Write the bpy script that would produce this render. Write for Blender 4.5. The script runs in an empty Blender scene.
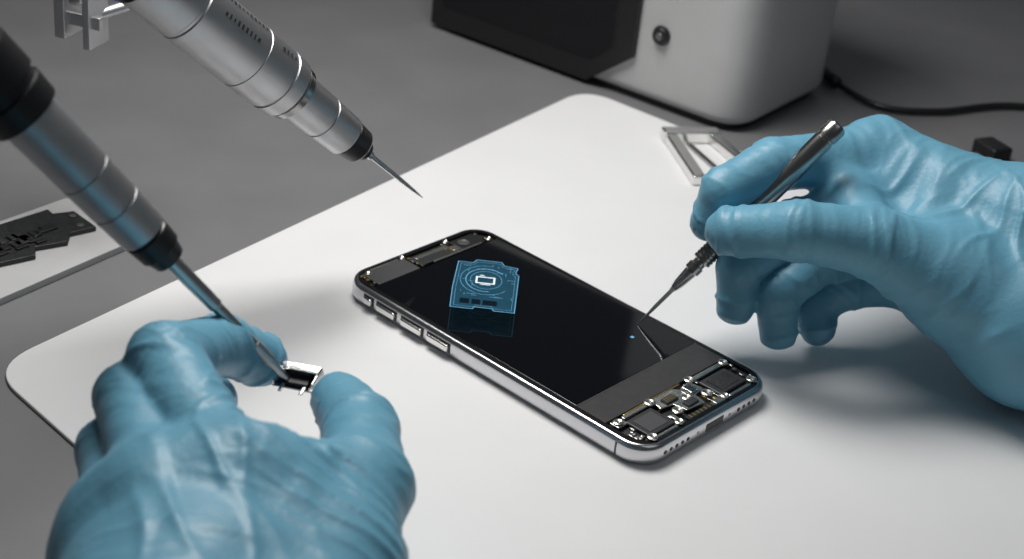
import bpy, bmesh, math, random
import numpy as np
from mathutils import Vector, Matrix
U=0.01
random.seed(4); rng=np.random.RandomState(7)
COL=bpy.context.scene.collection

# ---------------------------------------------------------------- materials
def mat(name,col,rough=.5,metal=0,spec=.5,noise=0,nscale=60,bump=0,bscale=200,emit=None,es=0,alpha=1,coat=0,aniso=0,sss=0,sheen=0):
    m=bpy.data.materials.new(name);m.use_nodes=True;nt=m.node_tree;b=nt.nodes['Principled BSDF']
    b.inputs['Base Color'].default_value=(*col,1);b.inputs['Roughness'].default_value=rough
    b.inputs['Metallic'].default_value=metal;b.inputs['Specular IOR Level'].default_value=spec
    b.inputs['Coat Weight'].default_value=coat;b.inputs['Alpha'].default_value=alpha
    if sss:
        b.inputs['Subsurface Weight'].default_value=sss;b.inputs['Subsurface Radius'].default_value=(.3,.8,1.);b.inputs['Subsurface Scale'].default_value=.003
    if emit: b.inputs['Emission Color'].default_value=(*emit,1);b.inputs['Emission Strength'].default_value=es
    tc=nt.nodes.new('ShaderNodeTexCoord')
    if noise:
        n=nt.nodes.new('ShaderNodeTexNoise');n.inputs['Scale'].default_value=nscale;n.inputs['Detail'].default_value=4
        nt.links.new(tc.outputs['Object'],n.inputs['Vector'])
        r=nt.nodes.new('ShaderNodeValToRGB')
        r.color_ramp.elements[0].position=.3;r.color_ramp.elements[1].position=.7
        r.color_ramp.elements[0].color=(*[c*(1-noise) for c in col],1);r.color_ramp.elements[1].color=(*[min(1,c*(1+noise)) for c in col],1)
        nt.links.new(n.outputs['Fac'],r.inputs['Fac']);nt.links.new(r.outputs['Color'],b.inputs['Base Color'])
    if bump:
        n=nt.nodes.new('ShaderNodeTexNoise');n.inputs['Scale'].default_value=bscale;n.inputs['Detail'].default_value=5
        nt.links.new(tc.outputs['Object'],n.inputs['Vector'])
        bp=nt.nodes.new('ShaderNodeBump');bp.inputs['Strength'].default_value=bump;bp.inputs['Distance'].default_value=.001
        nt.links.new(n.outputs['Fac'],bp.inputs['Height']);nt.links.new(bp.outputs['Normal'],b.inputs['Normal'])
    return m
M_table=mat('grey_table',(.18,.18,.187),.5,noise=.06,nscale=25,bump=.05,bscale=500)
M_mat=mat('white_mat',(.80,.80,.805),.5,noise=.015,nscale=30,bump=.03,bscale=700)
M_glove=mat('nitrile_blue',(.14,.365,.50),.44,spec=.45,noise=.05,nscale=45,bump=.15,bscale=600,sss=.05)
M_steel=mat('brushed_steel',(.62,.61,.60),.28,1,noise=.08,nscale=150,bump=.03,bscale=900)
M_shiny=mat('polished_steel',(.80,.79,.77),.16,1,noise=.04,nscale=150)
M_satin=mat('satin_aluminium',(.56,.56,.57),.42,1,noise=.05,nscale=120,bump=.02,bscale=1500)
M_dsteel=mat('dark_steel',(.40,.39,.38),.24,1,noise=.1,nscale=200)
M_blackp=mat('black_plastic',(.014,.014,.015),.38)
M_blackg=mat('black_glass',(.002,.0025,.004),.05,spec=.6)
M_bez=mat('black_bezel',(.006,.006,.007),.25)
M_frame=mat('phone_steel',(.66,.66,.68),.22,1,noise=.03)
M_pcb=mat('pcb_black',(.016,.017,.018),.42,noise=.5,nscale=900,bump=.3,bscale=1500)
M_foil=mat('graphite_foil',(.045,.045,.047),.42,metal=.2,noise=.12,nscale=300)
M_grey=mat('grey_module',(.10,.10,.105),.4,metal=.4)
M_dgrey=mat('dark_module',(.045,.045,.048),.42,metal=.3,noise=.1,nscale=400)
M_lgrey=mat('shield_silver',(.78,.75,.69),.26,1,noise=.12,nscale=500)
M_gold=mat('gold_contact',(.75,.52,.22),.3,1)
M_white=mat('white_plastic',(.50,.50,.50),.4,noise=.02)
M_cloth=mat('blue_clamp',(.04,.24,.45),.5)
M_plate=mat('grey_plate',(.5,.5,.5),.5,noise=.05)
M_holo=mat('display_blue_fill',(.01,.04,.06),.15,emit=(.05,.22,.36),es=.32,noise=.3,nscale=300,alpha=.42)
M_hline=mat('display_blue_line',(.02,.1,.2),.2,emit=(.28,.66,.95),es=.6)
M_hwhite=mat('display_white',(.3,.3,.3),.2,emit=(.8,.92,1),es=.9)
M_hdark=mat('display_dark',(.002,.004,.008),.15,emit=(.0,.03,.06),es=.2)

# ---------------------------------------------------------------- helpers
ORG={}
def root(name,loc,rotz=0,local=False):
    e=bpy.data.objects.new(name,None);e.empty_display_size=.01;COL.objects.link(e)
    e.location=Vector(loc)*U;e.rotation_euler=(0,0,rotz);ORG[name]=(Vector((0,0,0)) if local else Vector(loc));return e
def mk(name,vs,fs,m,parent=None,smooth=False,bev=0,seg=2,sub=0,recalc=True):
    o0=ORG[parent.name] if parent else Vector((0,0,0))
    me=bpy.data.meshes.new(name);me.from_pydata([tuple((Vector(v)-o0)*U) for v in vs],[],fs)
    if recalc:
        bm=bmesh.new();bm.from_mesh(me);bmesh.ops.recalc_face_normals(bm,faces=bm.faces);bm.to_mesh(me);bm.free()
    me.materials.append(m);ob=bpy.data.objects.new(name,me);COL.objects.link(ob)
    if parent: ob.parent=parent
    if smooth:
        for p in me.polygons:p.use_smooth=True
    if bev:
        b=ob.modifiers.new('b','BEVEL');b.width=bev*U;b.segments=seg;b.limit_method='ANGLE';b.angle_limit=.6
        for p in me.polygons:p.use_smooth=True
        w=ob.modifiers.new('w','WEIGHTED_NORMAL');w.keep_sharp=False
    return ob
def prism(name,pts,z0,z1,m,parent=None,bev=0,seg=2):
    n=len(pts);vs=[(x,y,z0) for x,y in pts]+[(x,y,z1) for x,y in pts]
    fs=[tuple(range(n))[::-1],tuple(range(n,2*n))]+[(i,(i+1)%n,n+(i+1)%n,n+i) for i in range(n)]
    return mk(name,vs,fs,m,parent,bev=bev,seg=seg)
def box(name,c,s,m,parent=None,rot=0,bev=.03,seg=2):
    ca,sa=math.cos(rot),math.sin(rot);pts=[]
    for a,b in((-1,-1),(1,-1),(1,1),(-1,1)):
        x,y=a*s[0]/2,b*s[1]/2;pts.append((c[0]+x*ca-y*sa,c[1]+x*sa+y*ca))
    return prism(name,pts,c[2]-s[2]/2,c[2]+s[2]/2,m,parent,bev,seg)
def rrect(cx,cy,L,W,r,n=8,inset=0):
    L2,W2,r=L/2-inset,W/2-inset,max(r-inset,.02);pts=[]
    for (sx,sy,a0) in((1,1,0),(-1,1,90),(-1,-1,180),(1,-1,270)):
        for i in range(n+1):
            a=math.radians(a0+90*i/n);pts.append((cx+sx*(L2-r)+r*math.cos(a),cy+sy*(W2-r)+r*math.sin(a)))
    return pts
def roundpoly(P,rad,n=6):
    out=[];N=len(P)
    for i in range(N):
        p=Vector(P[i]);a=(Vector(P[i-1])-p);b=(Vector(P[(i+1)%N])-p)
        r=min(rad,a.length*.4,b.length*.4);a=p+a.normalized()*r;b=p+b.normalized()*r
        for k in range(n+1):
            t=k/n;out.append(tuple(a*(1-t)**2+p*2*t*(1-t)+b*t*t))
    return out
def lathe(name,p0,d,prof,m,parent=None,n=40,cap=True,smooth=True):
    p0=Vector(p0);d=Vector(d).normalized();a=d.orthogonal().normalized();b=d.cross(a);vs=[];fs=[]
    for t,r in prof:
        for i in range(n):
            an=2*math.pi*i/n;vs.append(p0+d*t+(a*math.cos(an)+b*math.sin(an))*r)
    K=len(prof)
    for k in range(K-1):
        for i in range(n):
            j=(i+1)%n;fs.append((k*n+i,k*n+j,(k+1)*n+j,(k+1)*n+i))
    if cap: fs.append(tuple(range(n))[::-1]);fs.append(tuple(range((K-1)*n,K*n)))
    ob=mk(name,vs,fs,m,parent,smooth=smooth)
    if smooth:
        e=ob.modifiers.new('e','EDGE_SPLIT');e.split_angle=math.radians(28)
    return ob
def tube(name,pts,r,m,parent=None,n=12,flat=1.0,sub=8):
    P=[Vector(p) for p in pts]
    if sub>1 and len(P)>2:
        Q=[]
        for i in range(len(P)-1):
            p0=P[max(i-1,0)];p1=P[i];p2=P[i+1];p3=P[min(i+2,len(P)-1)]
            for k in range(sub):
                t=k/sub;Q.append(.5*((2*p1)+(p2-p0)*t+(2*p0-5*p1+4*p2-p3)*t*t+(-p0+3*p1-3*p2+p3)*t**3))
        Q.append(P[-1]);P=Q
    vs=[];fs=[];K=len(P)
    for k in range(K):
        d=(P[min(k+1,K-1)]-P[max(k-1,0)]).normalized();a=d.cross(Vector((0,0,1)))
        a=a.normalized() if a.length>1e-4 else Vector((1,0,0));b=a.cross(d)
        for i in range(n):
            an=2*math.pi*i/n;vs.append(P[k]+a*math.cos(an)*r+b*math.sin(an)*r*flat)
    for k in range(K-1):
        for i in range(n):
            j=(i+1)%n;fs.append((k*n+i,k*n+j,(k+1)*n+j,(k+1)*n+i))
    fs.append(tuple(range(n))[::-1]);fs.append(tuple(range((K-1)*n,K*n)))
    return mk(name,vs,fs,m,parent,smooth=True)

# ---------------------------------------------------------------- table, mat
prism('table',[(-160,-60),(160,-60),(160,220),(-160,220)],-3.2,-.15,M_table,bev=.1)
prism('work_mat',roundpoly([(-16.9,43.9),(2.6,74.4),(56,33.2),(24.6,5.0)],1.8,10),-.15,0,M_mat,bev=.05,seg=3)

# ---------------------------------------------------------------- phone (local u,v)
A=-.7064
ph=root('smartphone',(1.6,49.3,0),A,local=True)
L,W,R=14.6,7.2,1.05
prof=[(.30,0.0),(.12,.04),(.03,.13),(0,.26),(0,.56),(.03,.68),(.08,.75),(.14,.785),(.2,.79),(.24,.775),(.25,.70)]
rings=[rrect(0,0,L,W,R,10,i) for i,_ in prof];n=len(rings[0]);vs=[];fs=[]
for rg,(i,z) in zip(rings,prof): vs+=[(x,y,z) for x,y in rg]
for k in range(len(prof)-1):
    for i in range(n):
        j=(i+1)%n;fs.append((k*n+i,k*n+j,(k+1)*n+j,(k+1)*n+i))
fs.append(tuple(range(n))[::-1])
mk('frame',vs,fs,M_frame,ph,smooth=True)
prism('inner_floor',rrect(0,0,L,W,R,10,.24),.1,.66,M_pcb,ph)
o=rrect(0,0,L,W,R,10,.2);i_=rrect(0,0,L,W,R,10,.36);m_=len(o)
mk('gasket',[(x,y,.80) for x,y in o]+[(x,y,.80) for x,y in i_]+[(x,y,.68) for x,y in i_],
   [(i,(i+1)%m_,m_+(i+1)%m_,m_+i) for i in range(m_)]+[(m_+i,m_+(i+1)%m_,2*m_+(i+1)%m_,2*m_+i) for i in range(m_)],M_bez,ph)
box('screen',(-.92,0,.755),(9.9,6.5,.12),M_blackg,ph,bev=.03)
box('graphite_strip',(4.65,0,.745),(1.3,6.5,.1),M_foil,ph,bev=.02)
box('strip_edge',(4.03,0,.80),(.05,6.5,.012),M_grey,ph,bev=0)
for k,(u,l) in enumerate(((-5.75,.4),(-4.8,.95),(-3.45,1.05),(-2.1,1.05))):
    box('button_%d'%(k+1),(u,-3.64,.42),(l,.2,.27),M_shiny,ph,bev=.06,seg=3)
    box('button_gap_%d'%(k+1),(u,-3.59,.42),(l+.14,.04,.38),M_blackp,ph,bev=.01)
box('antenna_line_1',(6.1,-3.595,.41),(.07,.03,.5),M_grey,ph,bev=0)
box('charge_port',(7.295,0.15,.41),(.05,.95,.3),M_blackp,ph,bev=.02)
hv=[-2.5,-2.2,-1.9,-1.6,-1.3,1.5,1.8,2.1,2.4]
for k,v in enumerate(hv):
    lathe('speaker_hole_%d'%(k+1),(7.28,v,.41),(1,0,0),[(0,.075),(.03,.075)],M_blackp,ph,n=16)
for k,v in enumerate((-.75,1.0)):
    lathe('end_screw_%d'%(k+1),(7.28,v,.41),(1,0,0),[(0,.06),(.035,.06)],M_dsteel,ph,n=16)
def screw(k,u,v,r=.13,z=.72,m=M_lgrey):
    lathe('screw_%d'%k,(u,v,z),(0,0,1),[(0,r),(.05,r),(.07,r*.75),(.05,r*.35),(.03,r*.3)],m,ph,n=20)
box('earpiece_module',(-6.4,-1.9,.74),(.95,2.1,.14),M_grey,ph,bev=.04)
box('earpiece_mesh',(-6.4,.25,.74),(.75,1.9,.16),M_pcb,ph,bev=.05)
box('camera_bracket',(-6.55,.3,.81),(.2,1.7,.06),M_lgrey,ph,bev=.02)
box('sensor_module',(-6.4,2.1,.74),(.8,1.3,.14),M_blackp,ph,bev=.05)
box('sensor_shield',(-6.25,1.3,.8),(.35,.35,.1),M_lgrey,ph,bev=.02)
lathe('front_camera',(-6.4,1.9,.80),(0,0,1),[(0,.24),(.04,.24),(.05,.18),(.03,.13)],M_grey,ph,n=24)
box('top_flex',(-6.0,1.2,.79),(.1,2.6,.05),M_lgrey,ph,bev=.01)
box('top_edge_clip',(-6.92,-1.9,.79),(.1,1.6,.06),M_lgrey,ph,bev=.02)
for k in range(20):
    box('top_smd_%d'%k,(random.uniform(-6.85,-6.0),random.choice([random.uniform(-.8,-.6),random.uniform(-3.1,-2.9),random.uniform(.9,1.3),random.uniform(2.8,3.0)]),.77),(random.uniform(.08,.2),random.uniform(.06,.16),.11),random.choice([M_lgrey,M_grey,M_gold,M_shiny]),ph,bev=.01)
screw(1,-6.9,-.9,.12,.78);screw(2,-6.85,1.35,.12,.78);screw(3,-6.05,2.95,.12,.78);screw(4,-6.75,-2.75,.12,.78)
# bottom end internals
box('speaker_box',(6.2,-2.0,.73),(1.1,1.35,.16),M_dgrey,ph,bev=.05)
box('speaker_label',(6.2,-2.0,.815),(.75,.95,.015),M_grey,ph,bev=0)
box('haptic_module',(6.2,1.95,.74),(1.0,1.5,.18),M_dgrey,ph,bev=.06)
box('haptic_label',(6.2,1.95,.84),(.7,1.0,.015),M_pcb,ph,bev=0)
box('haptic_bracket',(5.48,1.95,.80),(.2,1.6,.08),M_lgrey,ph,bev=.03)
box('speaker_bracket',(5.5,-1.95,.80),(.16,1.3,.08),M_lgrey,ph,bev=.03)
prism('center_bracket',[(5.4,-1.05),(5.95,-1.15),(6.05,-.6),(6.55,-.5),(6.65,.4),(6.15,.5),(6.05,1.05),(5.45,.95),(5.6,.3),(5.4,.1)],.76,.83,M_lgrey,ph,bev=.03)
box('connector_1',(5.8,-.5,.86),(.32,.6,.08),M_pcb,ph,bev=.02)
box('connector_2',(5.85,.55,.87),(.45,.4,.1),M_shiny,ph,bev=.03)
box('connector_3',(6.85,-.1,.76),(.2,1.5,.1),M_pcb,ph,bev=.02)
box('connector_4',(6.35,-.05,.86),(.3,.55,.08),M_dgrey,ph,bev=.02)
box('side_bracket_1',(5.6,-2.9,.78),(.4,.5,.08),M_lgrey,ph,bev=.03)
box('side_bracket_2',(6.85,.95,.8),(.25,.7,.08),M_lgrey,ph,bev=.03)
box('side_bracket_3',(6.65,-1.15,.78),(.55,.22,.08),M_lgrey,ph,bev=.03)
box('side_bracket_4',(6.9,2.0,.79),(.12,1.2,.08),M_lgrey,ph,bev=.03)
box('side_bracket_5',(6.9,-2.0,.79),(.12,1.1,.08),M_lgrey,ph,bev=.03)
for k in range(7): box('contact_%d'%(k+1),(6.85,-.7+.2*k,.815),(.14,.07,.02),M_gold,ph,bev=0)
for k in range(5): box('pin_%d'%(k+1),(5.8,-.72+.11*k,.905),(.22,.04,.015),M_gold,ph,bev=0)
for k in range(48):
    u=random.uniform(5.4,6.95);v=random.choice([random.uniform(-3.15,-2.8),random.uniform(-1.3,-.6),random.uniform(.6,1.2),random.uniform(2.8,3.15)])
    box('smd_%d'%k,(u,v,.75),(random.uniform(.08,.22),random.uniform(.06,.16),.13),random.choice([M_lgrey,M_gold,M_grey,M_dsteel,M_lgrey,M_shiny]),ph,bev=.015)
for k,(u,v,r) in enumerate(((5.5,-1.2,.2),(6.4,-.8,.21),(6.35,.85,.21),(5.45,1.02,.19),(6.85,-2.7,.19),(5.6,-2.95,.18),(6.8,2.8,.19),(6.85,1.2,.16),(5.5,2.9,.18),(6.85,-1.3,.17),(6.1,.05,.17))):
    screw(k+5,u,v,r,.83)
tube('flex_cable',[(5.35,-2.4,.76),(5.37,-1.5,.8),(5.35,-.3,.79),(5.37,.6,.8)],.04,M_gold,ph,n=8,flat=.4)
# projected chip graphic, a thin translucent sheet just above the glass
phi=-A;cu,cv=-2.93,-.48
def Hh(x,y): return (cu+x*math.cos(phi)-y*math.sin(phi),cv+x*math.sin(phi)+y*math.cos(phi))
gz=1.3
def flat(name,pts,m,z=gz,th=.004): return prism(name,[Hh(*p) for p in pts],z,z+th,m,ph)
body=[(-1.15,-1.85),(-.35,-1.85),(-.3,-1.7),(.35,-1.7),(.4,-1.85),(1.15,-1.85),(1.18,.9),(1.05,1.1),(1.12,1.5),(.6,1.6),(.5,1.85),(-.45,1.85),(-.55,1.6),(-1.12,1.6),(-1.18,-.4)]
flat('graphic_panel',body,M_holo)
def line(name,P,w,m,close=True,z=gz+.006):
    N=len(P);vs=[];fs=[];rg=range(N if close else N-1)
    for i in rg:
        a=Vector(P[i]);b=Vector(P[(i+1)%N]);d=(b-a).normalized();nn=Vector((-d.y,d.x))*w/2;k=len(vs)
        for q in(a-nn,b-d*-w/2-nn,b-d*-w/2+nn,a+nn): vs.append((*Hh(*q),z))
        fs.append((k,k+1,k+2,k+3))
    return mk(name,vs,fs,m,ph)
line('graphic_outline',body,.028,M_hline)
line('graphic_inner_outline',[(x*.9,y*.92) for x,y in body],.01,M_hline)
for k,r in enumerate((.58,.75,.95)):
    arc=[(r*math.cos(a)*1.0,.35+r*math.sin(a)*1.15) for a in np.linspace(.7*k,.7*k+(6.28 if k==0 else 4.2),40)]
    line('graphic_ring_%d'%(k+1),arc,.016 if k!=1 else .03,M_hline,close=False)
line('graphic_chip',[(-.35,.1),(.3,.1),(.3,.55),(-.35,.55)],.07,M_hwhite,z=gz+.01)
line('graphic_chip_leg_1',[(-.2,.0),(.15,.0)],.05,M_hwhite,close=False,z=gz+.01)
line('graphic_chip_leg_2',[(-.25,.68),(-.1,.68)],.05,M_hwhite,close=False,z=gz+.01)
for k in range(34):
    x=random.uniform(-1,1);y=random.uniform(-1.0,1.5)
    if math.hypot(x,(y-.35)/1.15)<.62: continue
    dx,dy=random.choice([(random.uniform(.08,.3),0),(0,random.uniform(.08,.3))])
    line('graphic_trace_%d'%k,[(x,y),(min(x+dx,1.05),y+dy)],.016,M_hline,close=False)
for k,(x0,x1) in enumerate(((-.85,-.5),(-.42,-.1),(-.02,.5))):
    flat('graphic_slot_%d'%(k+1),[(x0,-1.5),(x1,-1.5),(x1,-1.15),(x0,-1.15)],M_hdark,z=gz+.006)
box('display_pointer',(2.35,1.7,.818),(.12,.12,.006),M_hline,ph,bev=0)

# ---------------------------------------------------------------- precision screwdriver
def along(p0,p1):
    a=Vector(p0);b=Vector(p1);return a,(b-a).normalized(),(b-a).length
sd=root('precision_screwdriver',(4.7,50,.84))
p0,d,Ln=along((4.7,50,.84),(10.85,52.35,8.4))
lathe('blade',p0,d,[(0,.02),(.5,.05),(.9,.075),(1.7,.085),(1.9,.13)],M_steel,sd,n=20)
lathe('collar',p0,d,[(1.85,.13),(2.1,.19),(2.7,.24),(2.75,.3),(3.0,.3),(3.05,.24),(3.2,.24)],M_dsteel,sd)
pr=[(3.2,.3)]
for i in range(9): pr+=[(3.25+i*.14,.36),(3.34+i*.14,.36),(3.36+i*.14,.33),(3.37+i*.14,.33)]
pr+=[(4.6,.37),(9.3,.38),(9.32,.34),(9.42,.34),(9.44,.38),(9.9,.38),(10.0,.33),(10.05,.2)]
lathe('handle',p0,d,pr,M_dsteel,sd)

# ---------------------------------------------------------------- soldering iron (upper middle)
si=root('soldering_iron',(-3.7,54,3))
p0,d,Ln=along((-3.7,54,3),(-12.08,48.63,12))
lathe('needle_tip',p0,d,[(0,.02),(.5,.06),(1.2,.085),(3.0,.1),(3.05,.16),(3.5,.17)],M_steel,si,n=20)
lathe('tip_collar',p0,d,[(3.3,.3),(3.35,.36),(3.6,.4),(3.65,.58),(3.75,.66),(4.4,.72),(4.45,.66),(4.5,.66)],M_blackp,si)
lathe('front_barrel',p0,d,[(4.45,.70),(4.5,.78),(5.7,.82),(5.72,.78),(5.8,.78),(5.82,.84),(7.2,.88),(7.25,.85)],M_satin,si)
lathe('joint_ring',p0,d,[(7.2,.92),(7.25,1.03),(7.5,1.06),(7.55,.97),(7.65,.97)],M_dsteel,si)
lathe('main_barrel',p0,d,[(7.6,1.04),(7.66,1.16),(8.2,1.19),(8.23,1.14),(8.32,1.14),(8.35,1.2),(9.6,1.21),(9.62,1.18),(9.68,1.18),(9.7,1.21),(12.4,1.21),(12.45,1.17),(12.55,1.17),(12.6,1.21),(14.4,1.2)],M_satin,si)
aa=Vector((0,0,1)).cross(d).normalized();nn_=(aa.cross(d)).normalized()
if nn_.z<0: nn_=-nn_
if aa.y>0: aa=-aa
for row,(s0,cnt,ang) in enumerate(((9.9,12,.35),(10.2,9,.95),(8.5,4,.6))):
    for k in range(cnt):
        off=(nn_*math.cos(ang)+aa*math.sin(ang))*1.216
        c=p0+d*(s0+k*.19)+off;t_=d;s_=(d.cross(off)).normalized();w_=random.uniform(.03,.06);h_=random.choice([.07,.1,.1])
        o=off.normalized()*.004
        mk('engraving_%d_%d'%(row,k),[c-t_*w_-s_*h_+o,c+t_*w_-s_*h_+o,c+t_*w_+s_*h_+o,c-t_*w_+s_*h_+o],[(0,1,2,3)],M_dgrey,si)
lathe('rear_cap',p0,d,[(14.3,1.0),(14.4,1.1),(15.8,1.05),(16,.8)],M_blackp,si)
tube('power_cord',[p0+d*15.9,p0+d*20+Vector((0,0,.5)),p0+d*24+Vector((-1,2,0)),p0+d*30+Vector((-6,8,-4))],.3,M_blackp,si)
# ---------------------------------------------------------------- hot air pen (left)
ha=root('hot_air_pen',(-6,38.5,4.3))
p0,d,Ln=along((-6.05,38.5,4.3),(-12.75,35.9,13.3))
s=.5
lathe('nozzle',p0,d,[(0.1,.1),(.9,.15),(.95,.19),(1.7,.2),(1.75,.17),(3.4,.17),(3.45,.21),(5.5,.23),(5.55,.28)],M_steel,ha,n=28)
lathe('nozzle_collar',p0,d,[(4.9+s,.36),(4.95+s,.46),(5.3+s,.53),(5.35+s,.6),(5.9+s,.64),(5.95+s,.59),(6.05+s,.59)],M_blackp,ha)
lathe('barrel',p0,d,[(6.0+s,.62),(6.05+s,.67),(7.1+s,.70),(7.12+s,.66),(7.2+s,.66),(7.22+s,.71),(8.3+s,.73),(8.32+s,.69),(8.38+s,.69),(8.4+s,.74),(10.5+s,.78),(10.55+s,.75)],M_satin,ha)
s=1.0
lathe('grip',p0,d,[(10.0+s,.84),(10.05+s,.96),(10.7+s,1.0),(10.75,.92) if False else (10.75+s,.92),(10.95+s,.92),(11.0+s,1.03),(12.0+s,1.05),(12.05+s,.95),(12.2+s,.95),(12.25+s,1.05),(12.6+s,1.05)],M_blackp,ha)
lathe('rear_barrel',p0,d,[(12.6+s,.9),(12.65+s,1.0),(17,1.0),(17.3,.8)],M_satin,ha)
tube('hose',[p0+d*17.2,p0+d*20,p0+d*23+Vector((-2,-1,0))],.45,M_blackp,ha)

# ---------------------------------------------------------------- held metal part
hp=root('metal_connector_part',(-5.8,38.55,4.3))
def hb(name,c,s,m,bev=.03):
    k=.95
    ob=box(name,(0,0,0),tuple(q*k for q in s),m,None,bev=bev);ob.parent=hp
    ob.location=Vector(c)*U*k;return ob
hb('base',(0,0,0),(1.5,.75,.08),M_dsteel)
hb('wall_1',(-.68,0,.2),(.08,.75,.36),M_shiny)
hb('wall_2',(.68,0,.2),(.08,.75,.36),M_shiny)
hb('back',(0,.34,.2),(1.3,.07,.36),M_shiny)
hb('lip',(.1,.18,.4),(1.2,.3,.05),M_shiny)
hb('core',(0,-.05,.12),(.9,.5,.14),M_blackp)
hb('prong_1',(-.35,-.45,.1),(.12,.35,.06),M_steel)
hb('prong_2',(.35,-.45,.1),(.12,.35,.06),M_steel)
hp.rotation_euler=(.3,-.1,-.3)

# ---------------------------------------------------------------- gloved hands : SDF + surface nets
def vnoise(p,seed):
    r=np.random.RandomState(seed);T=r.rand(32,32,32).astype(np.float32)*2-1
    i=np.floor(p).astype(int);f=p-i;f=f*f*(3-2*f);o=0
    for a in(0,1):
        for b in(0,1):
            for c in(0,1):
                w=(f[:,0] if a else 1-f[:,0])*(f[:,1] if b else 1-f[:,1])*(f[:,2] if c else 1-f[:,2])
                o=o+w*T[(i[:,0]+a)%32,(i[:,1]+b)%32,(i[:,2]+c)%32]
    return o
def cap_sdf(X,Y,Z,a,b,ra,rb):
    a=np.array(a,np.float32);b=np.array(b,np.float32);ba=b-a;L2=float(ba@ba)
    t=np.clip(((X-a[0])*ba[0]+(Y-a[1])*ba[1]+(Z-a[2])*ba[2])/L2,0,1)
    return np.sqrt((X-a[0]-t*ba[0])**2+(Y-a[1]-t*ba[1])**2+(Z-a[2]-t*ba[2])**2)-(ra+(rb-ra)*t)
def smin(a,b,k):
    h=np.maximum(k-np.abs(a-b),0)/k
    return np.minimum(a,b)-h*h*k*.25
def build_hand(name,fingers,palm,folds=(),h=.09,kp=1.0,kf=.5,seed=1,floor=.02):
    allc=palm+[c for f in fingers for c in f]
    P=np.array([c[i] for c in allc for i in(0,1)],float);Rm=max(max(c[2],c[3]) for c in allc)+.6
    lo=P.min(0)-Rm;hi=P.max(0)+Rm
    ax=[np.arange(lo[i],hi[i],h,dtype=np.float32) for i in range(3)]
    X,Y,Z=ax[0][:,None,None],ax[1][None,:,None],ax[2][None,None,:]
    F=None
    for c in palm:
        s=cap_sdf(X,Y,Z,*c);F=s if F is None else smin(F,s,kp)
    G=None
    for f in fingers:
        g=None
        for c in f:
            s=cap_sdf(X,Y,Z,*c);g=s if g is None else smin(g,s,.2)
        G=g if G is None else smin(G,g,.1)
    F=smin(F,G,kf)
    F=np.maximum(F,floor-Z-0*F)
    S=F<0
    n=np.array(F.shape)-1
    cnt=np.zeros(n,np.int8)
    for a in(0,1):
        for b in(0,1):
            for c in(0,1): cnt+=S[a:n[0]+a,b:n[1]+b,c:n[2]+c]
    act=(cnt>0)&(cnt<8)
    I=np.argwhere(act);idx=-np.ones(n,np.int64);idx[act]=np.arange(len(I))
    V=np.zeros((len(I),3));Nn=np.zeros(len(I))
    for axis in range(3):
        o1,o2=[k for k in range(3) if k!=axis]
        for a in(0,1):
            for b in(0,1):
                off=np.zeros(3,int);off[o1]=a;off[o2]=b;q=I+off;q2=q.copy();q2[:,axis]+=1
                f0=F[q[:,0],q[:,1],q[:,2]];f1=F[q2[:,0],q2[:,1],q2[:,2]]
                m=(f0<0)!=(f1<0);t=np.where(m,f0/np.where(m,f0-f1,1),0)
                pp=q.astype(float);pp[:,axis]+=t
                V[m]+=pp[m];Nn[m]+=1
    V=V/Nn[:,None]*h+np.array([a_[0] for a_ in ax])
    Q=[]
    def quads(axis,flip):
        s0=np.take(S,range(n[axis]),axis);s1=np.take(S,range(1,n[axis]+1),axis)
        E=np.argwhere(s0!=s1);inside=s0[s0!=s1]
        o=[k for k in range(3) if k!=axis]
        ok=(E[:,o[0]]>0)&(E[:,o[1]]>0)&(E[:,o[0]]<n[o[0]])&(E[:,o[1]]<n[o[1]]);E=E[ok];inside=inside[ok]
        cs=[]
        for (a,b) in((-1,-1),(0,-1),(0,0),(-1,0)):
            c=E.copy();c[:,o[0]]+=a;c[:,o[1]]+=b;cs.append(idx[c[:,0],c[:,1],c[:,2]])
        q=np.stack(cs,1);fl=inside if flip else ~inside
        q[fl]=q[fl][:,::-1];Q.append(q)
    quads(0,False);quads(1,True);quads(2,False)
    Q=np.concatenate(Q)
    E=np.concatenate([Q[:,[0,1]],Q[:,[1,2]],Q[:,[2,3]],Q[:,[3,0]]])
    deg=np.bincount(E.ravel(),minlength=len(V)).astype(float)
    def lap(V):
        s=np.zeros_like(V)
        for k in range(3):
            s[:,k]=np.bincount(E[:,0],V[E[:,1],k],minlength=len(V))+np.bincount(E[:,1],V[E[:,0],k],minlength=len(V))
        return s/deg[:,None]
    for _ in range(4): V=V*.5+lap(V)*.5
    def norms(V):
        fn=np.cross(V[Q[:,2]]-V[Q[:,0]],V[Q[:,3]]-V[Q[:,1]]);N=np.zeros_like(V)
        for j in range(4):
            for k in range(3): N[:,k]+=np.bincount(Q[:,j],fn[:,k],minlength=len(V))
        return N/np.maximum(np.linalg.norm(N,axis=1),1e-9)[:,None]
    N=norms(V)
    tot=np.zeros(len(V));ws=np.zeros(len(V))
    bones=[(c,0) for c in palm]+[(c,1) for f in fingers for c in f]
    wx=np.stack([vnoise(V/1.8+k*9.1,seed+70+k) for k in range(3)],1)*.5
    mask=(.5+.9*vnoise(V/2.2+3,seed+61)).clip(0,1)
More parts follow.
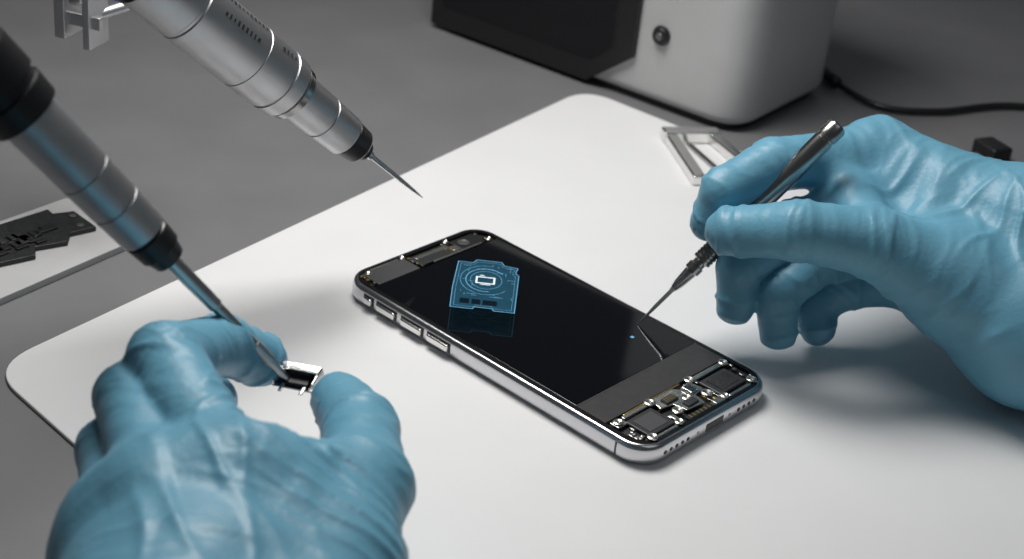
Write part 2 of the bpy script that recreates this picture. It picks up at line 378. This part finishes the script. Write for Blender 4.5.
    for bi,(c,isf) in enumerate(bones):
        a=np.array(c[0],float);b=np.array(c[1],float);ba=b-a;Ln=np.linalg.norm(ba);u=ba/Ln
        t=np.clip((V-a)@u/Ln,0,1);dist=np.linalg.norm(V-a-t[:,None]*ba,axis=1)-(c[2]+(c[3]-c[2])*t)
        w=np.exp(-np.clip(dist,-.3,9)*4)
        Vw=V+wx;al=(Vw-a)@u;tr=(Vw-a)-al[:,None]*u
        if isf: fa,ft,amp=1/.5,1/2.6,.11
        else: fa,ft,amp=1/1.15,1/4.8,.08
        q=tr*ft+(al*fa)[:,None]*u+bi*3.7*isf+seed*11
        nz=vnoise(q,seed+bi*isf);nz2=vnoise(q*1.7+5.3,seed+50+bi*isf)
        rid=(1-np.abs(nz)*3.6).clip(0,1)**1.4*.8+(1-np.abs(nz2)*3.2).clip(0,1)**1.6*.35*mask
        if isf:
            e=np.minimum(al,Ln-al);rid=rid*(.2+1.0*np.exp(-(e/.7)**2))
        else: rid=rid*(.25+.9*mask)
        tot+=w*rid*amp;ws+=w
    disp=tot/np.maximum(ws,1e-6)+.04*vnoise(V/1.8,seed+99)
    for fi,(c,r,dirv,wl,amp) in enumerate(folds):
        c=np.array(c,float);dv=np.array(dirv,float);dv/=np.linalg.norm(dv)
        g=np.exp(-(np.linalg.norm(V-c,axis=1)/r)**2)
        al=V@dv;per=V-al[:,None]*dv
        q=(al/wl)[:,None]*dv+per/(wl*6)+seed*5+fi*2.3+wx*.35/wl
        nz=vnoise(q,seed+200+fi);disp+=g*amp*((1-np.abs(nz)*3.0).clip(0,1)**1.3-.2)
    V=V+N*disp[:,None]
    for _ in range(2): V=V*.8+lap(V)*.2
    V[:,2]=np.maximum(V[:,2],floor)
    me=bpy.data.meshes.new(name)
    me.vertices.add(len(V));me.vertices.foreach_set('co',(V*U).ravel())
    me.loops.add(Q.size);me.loops.foreach_set('vertex_index',Q.ravel().astype(np.int32))
    me.polygons.add(len(Q));me.polygons.foreach_set('loop_start',np.arange(0,Q.size,4,dtype=np.int32))
    me.polygons.foreach_set('use_smooth',np.ones(len(Q),bool))
    me.update(calc_edges=True);me.validate()
    me.materials.append(M_glove);ob=bpy.data.objects.new(name,me);COL.objects.link(ob);return ob
def fing(J,R):
    return [(J[i],J[i+1],R[i],R[i+1]) for i in range(len(J)-1)]
# right hand (pen grip)
rI=[(13.0,54.9,6.4),(8.9,52.6,6.5),(7.1,51.3,5.9),(6.75,51.2,4.6)]
rM=[(13.7,53.9,5.2),(9.9,51.6,4.7),(8.0,50.5,3.3),(8.1,50.1,2.0)]
rR=[(14.4,53.0,4.0),(10.9,51.1,3.7),(9.5,50.2,2.5),(9.7,49.8,1.3)]
rP=[(15.1,52.1,2.9),(12.2,51.6,2.5),(11.0,51.2,1.7),(11.3,50.7,1.1)]
rT=[(15.4,49.5,4.2),(12.2,49.2,5.5),(9.4,48.7,5.9),(7.35,49.7,5.1)]
WA,WB=(18.3,51.5,5.3),(18.3,48.8,3.0)
fR=[fing(rI,[1.1,.93,.8,.68]),fing(rM,[1.1,.9,.8,.7]),fing(rR,[1.05,.88,.79,.7]),fing(rP,[1.0,.82,.74,.66]),fing(rT,[1.8,1.2,1.02,.86])]
pR=[(WA,rI[0],2.1,1.15),(WA,rM[0],2.1,1.2),(WB,rR[0],2.2,1.2),(WB,rP[0],2.2,1.2),(rI[0],rM[0],1.15,1.2),(rM[0],rR[0],1.2,1.2),(rR[0],rP[0],1.2,1.15),
    (WB,rT[0],2.3,1.9),(WA,WB,2.2,2.3),(rT[0],rM[0],1.6,1.1),((12.3,50.6,5.3),(11.4,53.3,5.9),1.0,.9),
    (WA,(31,50,7.5),2.1,2.9),(WB,(31,46,5),2.3,3.2)]
build_hand('gloved_hand',fR,pR,folds=[((14.5,51.5,6.5),2.6,(.5,-.8,.3),.75,.17),((18,50,5),2.8,(1,.25,-.3),.9,.16),((12.8,54.5,7),1.6,(1,.5,0),.6,.1),((14,48.5,4),2.0,(.8,.1,-.6),.7,.12),((11.3,49.2,6),1.4,(1,.1,0),.45,.08)],seed=3)
# left hand (pinch grip)
lI=[(-6.0,30.3,6.5),(-8.8,34.9,6.9),(-7.9,38.0,5.6),(-6.95,38.9,4.6)]
lM=[(-7.6,30.0,6.2),(-9.5,34.3,6.0),(-9.2,37.0,4.5),(-8.3,38.3,3.4)]
lR=[(-8.5,29.8,5.3),(-9.9,33.8,4.6),(-9.8,36.3,3.0),(-9.1,37.5,2.1)]
lP=[(-8.9,29.6,4.3),(-10.0,33.0,3.4),(-9.9,35.0,2.2),(-9.3,36.1,1.4)]
lT=[(-3.5,29.2,5.2),(-3.2,32.5,5.3),(-3.6,35.5,4.9),(-4.4,37.5,4.4)]
WL,WR=(-5.9,23.0,5.5),(-4.2,23.4,5.4)
fL=[fing(lI,[1.1,.95,.85,.74]),fing(lM,[1.1,.93,.83,.73]),fing(lR,[1.05,.88,.78,.7]),fing(lP,[1.0,.82,.75,.66]),fing(lT,[1.5,1.2,1.02,.84])]
pL=[(WL,lI[0],2.3,1.2),(WL,lM[0],2.3,1.2),(WL,lR[0],2.3,1.15),(WL,lP[0],2.3,1.1),(lI[0],lM[0],1.2,1.2),(lM[0],lR[0],1.2,1.15),(lR[0],lP[0],1.15,1.1),
    (WR,lT[0],2.3,1.6),(WL,WR,2.3,2.3),(lT[0],lI[0],1.5,1.2),(lT[1],lI[0],1.1,1.1),((-5.2,28,5.6),(-5,31.5,5.6),1.6,1.0),
    (WL,(-6,14,6.5),2.4,2.9),(WR,(-3,14,6),2.4,2.9)]
build_hand('gloved_hand.001',fL,pL,folds=[((-7,28.5,7.5),2.6,(1,.35,0),.7,.15),((-4.6,31,6.5),2.0,(.5,.9,0),.6,.15),((-6.5,32.5,7.2),1.5,(.8,-.5,0),.5,.11),((-3.2,29.5,6),2.0,(.3,1,0),.6,.13),((-3.4,35,5.5),1.3,(.1,1,0),.4,.07),((-8.6,34,7.2),1.5,(.5,1,0),.45,.08)],seed=8)

# ---------------------------------------------------------------- rear machine
mc=root('repair_machine',(5,76,-.15))
C=Vector((9.9,70.4));el=Vector((-.817,.577));er=Vector((.577,.817))
def mp(l,r): 
    q=C+el*l+er*r;return (q.x,q.y)
H0=13
shell=roundpoly([mp(0,0),mp(0,9.6),mp(19,9.6),mp(19,0)],2.0,10)
prism('shell',shell,.15,H0,M_white,mc,bev=.5,seg=5)
prism('foot',roundpoly([mp(.4,.4),mp(.4,9.2),mp(18.6,9.2),mp(18.6,.4)],1.8,8),-.15,.2,M_blackp,mc)
def facepoly(name,pts,r0,r1,m,bev=.0):
    n=len(pts);vs=[];
    for rr in(r0,r1):
        for l,z in pts:
            q=mp(l,rr);vs.append((q[0],q[1],z))
    fs=[tuple(range(n)),tuple(range(n,2*n))[::-1]]+[(i,(i+1)%n,n+(i+1)%n,n+i) for i in range(n)]
    return mk(name,vs,fs,m,mc,bev=bev)
facepoly('front_panel',[(19.1,.1),(8.8,.1),(6.2,2.1),(6.2,12.3),(19.1,12.3)],.1,-.25,M_blackp,bev=.06)
facepoly('display',[(18.3,1.3),(8.6,1.3),(7.4,2.3),(7.3,11.5),(18.3,11.5)],-.2,-.3,M_blackg,bev=.03)
q=mp(4.9,.1)
lathe('knob',(q[0],q[1],3.6),(-er.x,-er.y,0),[(0,.5),(.15,.5),(.2,.42),(.3,.42),(.35,.36)],M_blackp,mc,n=30)
q=mp(4.9,-.25)
lathe('knob_cap',(q[0],q[1],3.6),(-er.x,-er.y,0),[(0,.2),(.05,.18)],M_dsteel,mc,n=24)
# ---------------------------------------------------------------- cable & plug
cb=root('power_cable',(20.6,75.7,.1))
tube('cord',[(15.5,79,.2),(17.5,76.2,.1),(20.6,76.3,.1),(25.6,78.4,.1),(34,77,.1),(45,82,.1)],.17,M_blackp,cb)
tube('plug',[(15.2,79.8,.25),(15.7,78.4,.25)],.3,M_blackp,cb)
ec=root('electrical_plug',(22.3,71.6,0))
box('body',(22.3,71.4,.3),(1.2,1.6,.8),M_blackp,ec,rot=.5,bev=.15)
box('prong_1',(21.6,70.5,.3),(.2,.8,.1),M_steel,ec,rot=.5,bev=.02)
box('prong_2',(22.1,70.2,.3),(.2,.8,.1),M_steel,ec,rot=.5,bev=.02)
# ---------------------------------------------------------------- metal bracket on mat edge
mb=root('metal_bracket',(8.2,68,0))
def bar(name,a,b,w,h,m=M_shiny,z=0):
    a=Vector(a);b=Vector(b);c=(a+b)/2;dd=b-a
    return box(name,(c.x,c.y,h/2+z),(dd.length+w,w,h),m,mb,rot=math.atan2(dd.y,dd.x),bev=.1,seg=3)
bar('arm_1',(7.7,64.6),(6.6,69.0),.6,.5)
bar('bridge',(6.6,69.0),(8.6,69.5),.7,.6)
bar('arm_2',(8.6,69.4),(10.3,66.0),.5,.5)
bar('inner_arm',(7.5,68.6),(9.0,65.4),.2,.25,M_dsteel)
# ---------------------------------------------------------------- circuit board on plate at left
cp=root('circuit_board_tray',(-18.6,51,-.15))
prism('plate',roundpoly([(-14.5,53.5),(-17.9,56.5),(-25.2,46.2),(-21.2,42.9)],.4,4),-.15,.15,M_plate,cp,bev=.04)
bd=[(-16.1,53.8),(-17.3,54.9),(-18.0,54.5),(-18.3,54.8),(-20.0,52.7),(-19.8,52.3),(-21.9,50.0),(-20.9,48.9),(-20.2,49.2),(-19.3,48.6),(-18.5,49.6),(-18.8,50.1),(-17.6,51.1),(-17.8,51.7),(-16.8,52.4),(-16.9,53.1)]
prism('board',bd,.15,.35,M_pcb,cp,bev=.04)
for k in range(30):
    t=random.random();x=-17.4-2.8*t+random.uniform(-.5,.5);y=53.3-3.4*t+random.uniform(-.5,.5)
    box('chip_%d'%k,(x,y,.38),(random.uniform(.15,.6),random.uniform(.15,.5),.1),random.choice([M_blackp,M_dgrey,M_pcb,M_blackp,M_grey]),cp,rot=.94,bev=.02)
for k,(x,y) in enumerate(((-17.2,54.4),(-21.1,49.9),(-16.7,53.7))):
    lathe('board_screw_%d'%(k+1),(x,y,.35),(0,0,1),[(0,.14),(.06,.14),(.07,.08)],M_lgrey,cp,n=18)
# ---------------------------------------------------------------- tool arm stand upper left
tr=root('tool_arm_stand',(-33,64,-.15))
lathe('base',(-33,64,-.15),(0,0,1),[(0,4.5),(.8,4.5),(1.0,4.2),(1.2,1.2)],M_blackp,tr)
lathe('column',(-33,64,1),(0,0,1),[(0,.8),(15,.8)],M_satin,tr)
tube('beam',[(-33,64,10),(-24,59.5,10),(-16.6,55.8,9.6)],.4,M_satin,tr,sub=1)
box('bracket_plate_1',(-17.4,55.6,9.0),(.45,1.3,3.2),M_satin,tr,rot=-.3,bev=.05)
box('bracket_plate_2',(-16.3,55.2,8.9),(.3,1.3,3.4),M_satin,tr,rot=-.3,bev=.05)
box('bracket_cross',(-16.8,55.1,8.2),(1.8,.35,.5),M_satin,tr,rot=-.3,bev=.05)
box('bracket_bolt',(-16.8,54.6,9.2),(.5,.5,.5),M_dsteel,tr,rot=.2,bev=.12)
tube('link',[(-16.3,55.4,8.3),(-15.6,56.2,8.4),(-14.9,56.7,8.6)],.22,M_satin,tr)
box('blue_clamp',(-15.1,56.8,8.75),(2.1,.9,.6),M_cloth,tr,rot=-.2,bev=.2)

# ---------------------------------------------------------------- lights
def area(name,loc,tgt,size,power,col=(1,1,1),size_y=None):
    l=bpy.data.lights.new(name,'AREA');l.energy=power;l.size=size*1.0;l.color=col
    if size_y: l.shape='RECTANGLE';l.size_y=size_y
    o=bpy.data.objects.new(name,l);COL.objects.link(o);o.location=Vector(loc)*U
    o.rotation_euler=(Vector(tgt)-Vector(loc)).to_track_quat('-Z','Y').to_euler();return o
area('ceiling_softbox',(-9,62,46),(1,46,0),.22,2.5,(1,.985,.96))
area('ceiling_softbox.001',(40,20,70),(5,48,0),.5,.32,(.93,.97,1))
area('screen_reflection_light',(30,160,56),(5,45,0),.30,.07,(.9,.95,1),.30)  # no window here: weak unseen panel added to reflect in the phone glass
w=bpy.data.worlds.new('w');bpy.context.scene.world=w;w.use_nodes=True
w.node_tree.nodes['Background'].inputs[0].default_value=(.85,.93,1,1);w.node_tree.nodes['Background'].inputs[1].default_value=.05
bpy.context.scene.view_settings.view_transform='Standard'
# ---------------------------------------------------------------- camera
th,ro=.5006,.1090
fw=Vector((0,math.cos(th),-math.sin(th)));up0=Vector((0,math.sin(th),math.cos(th)));rt0=Vector((1,0,0))
rt=math.cos(ro)*rt0+math.sin(ro)*up0;up=-math.sin(ro)*rt0+math.cos(ro)*up0
cd=bpy.data.cameras.new('camera');cd.sensor_width=36;cd.lens=1591/1024*36;cd.clip_start=.01;cd.clip_end=20
co=bpy.data.objects.new('camera',cd);COL.objects.link(co)
m=Matrix((rt,up,-fw)).transposed().to_4x4();m.translation=Vector((0,0,29.455))*U;co.matrix_world=m
cd.dof.use_dof=True;cd.dof.focus_distance=.53;cd.dof.aperture_fstop=15
bpy.context.scene.camera=co
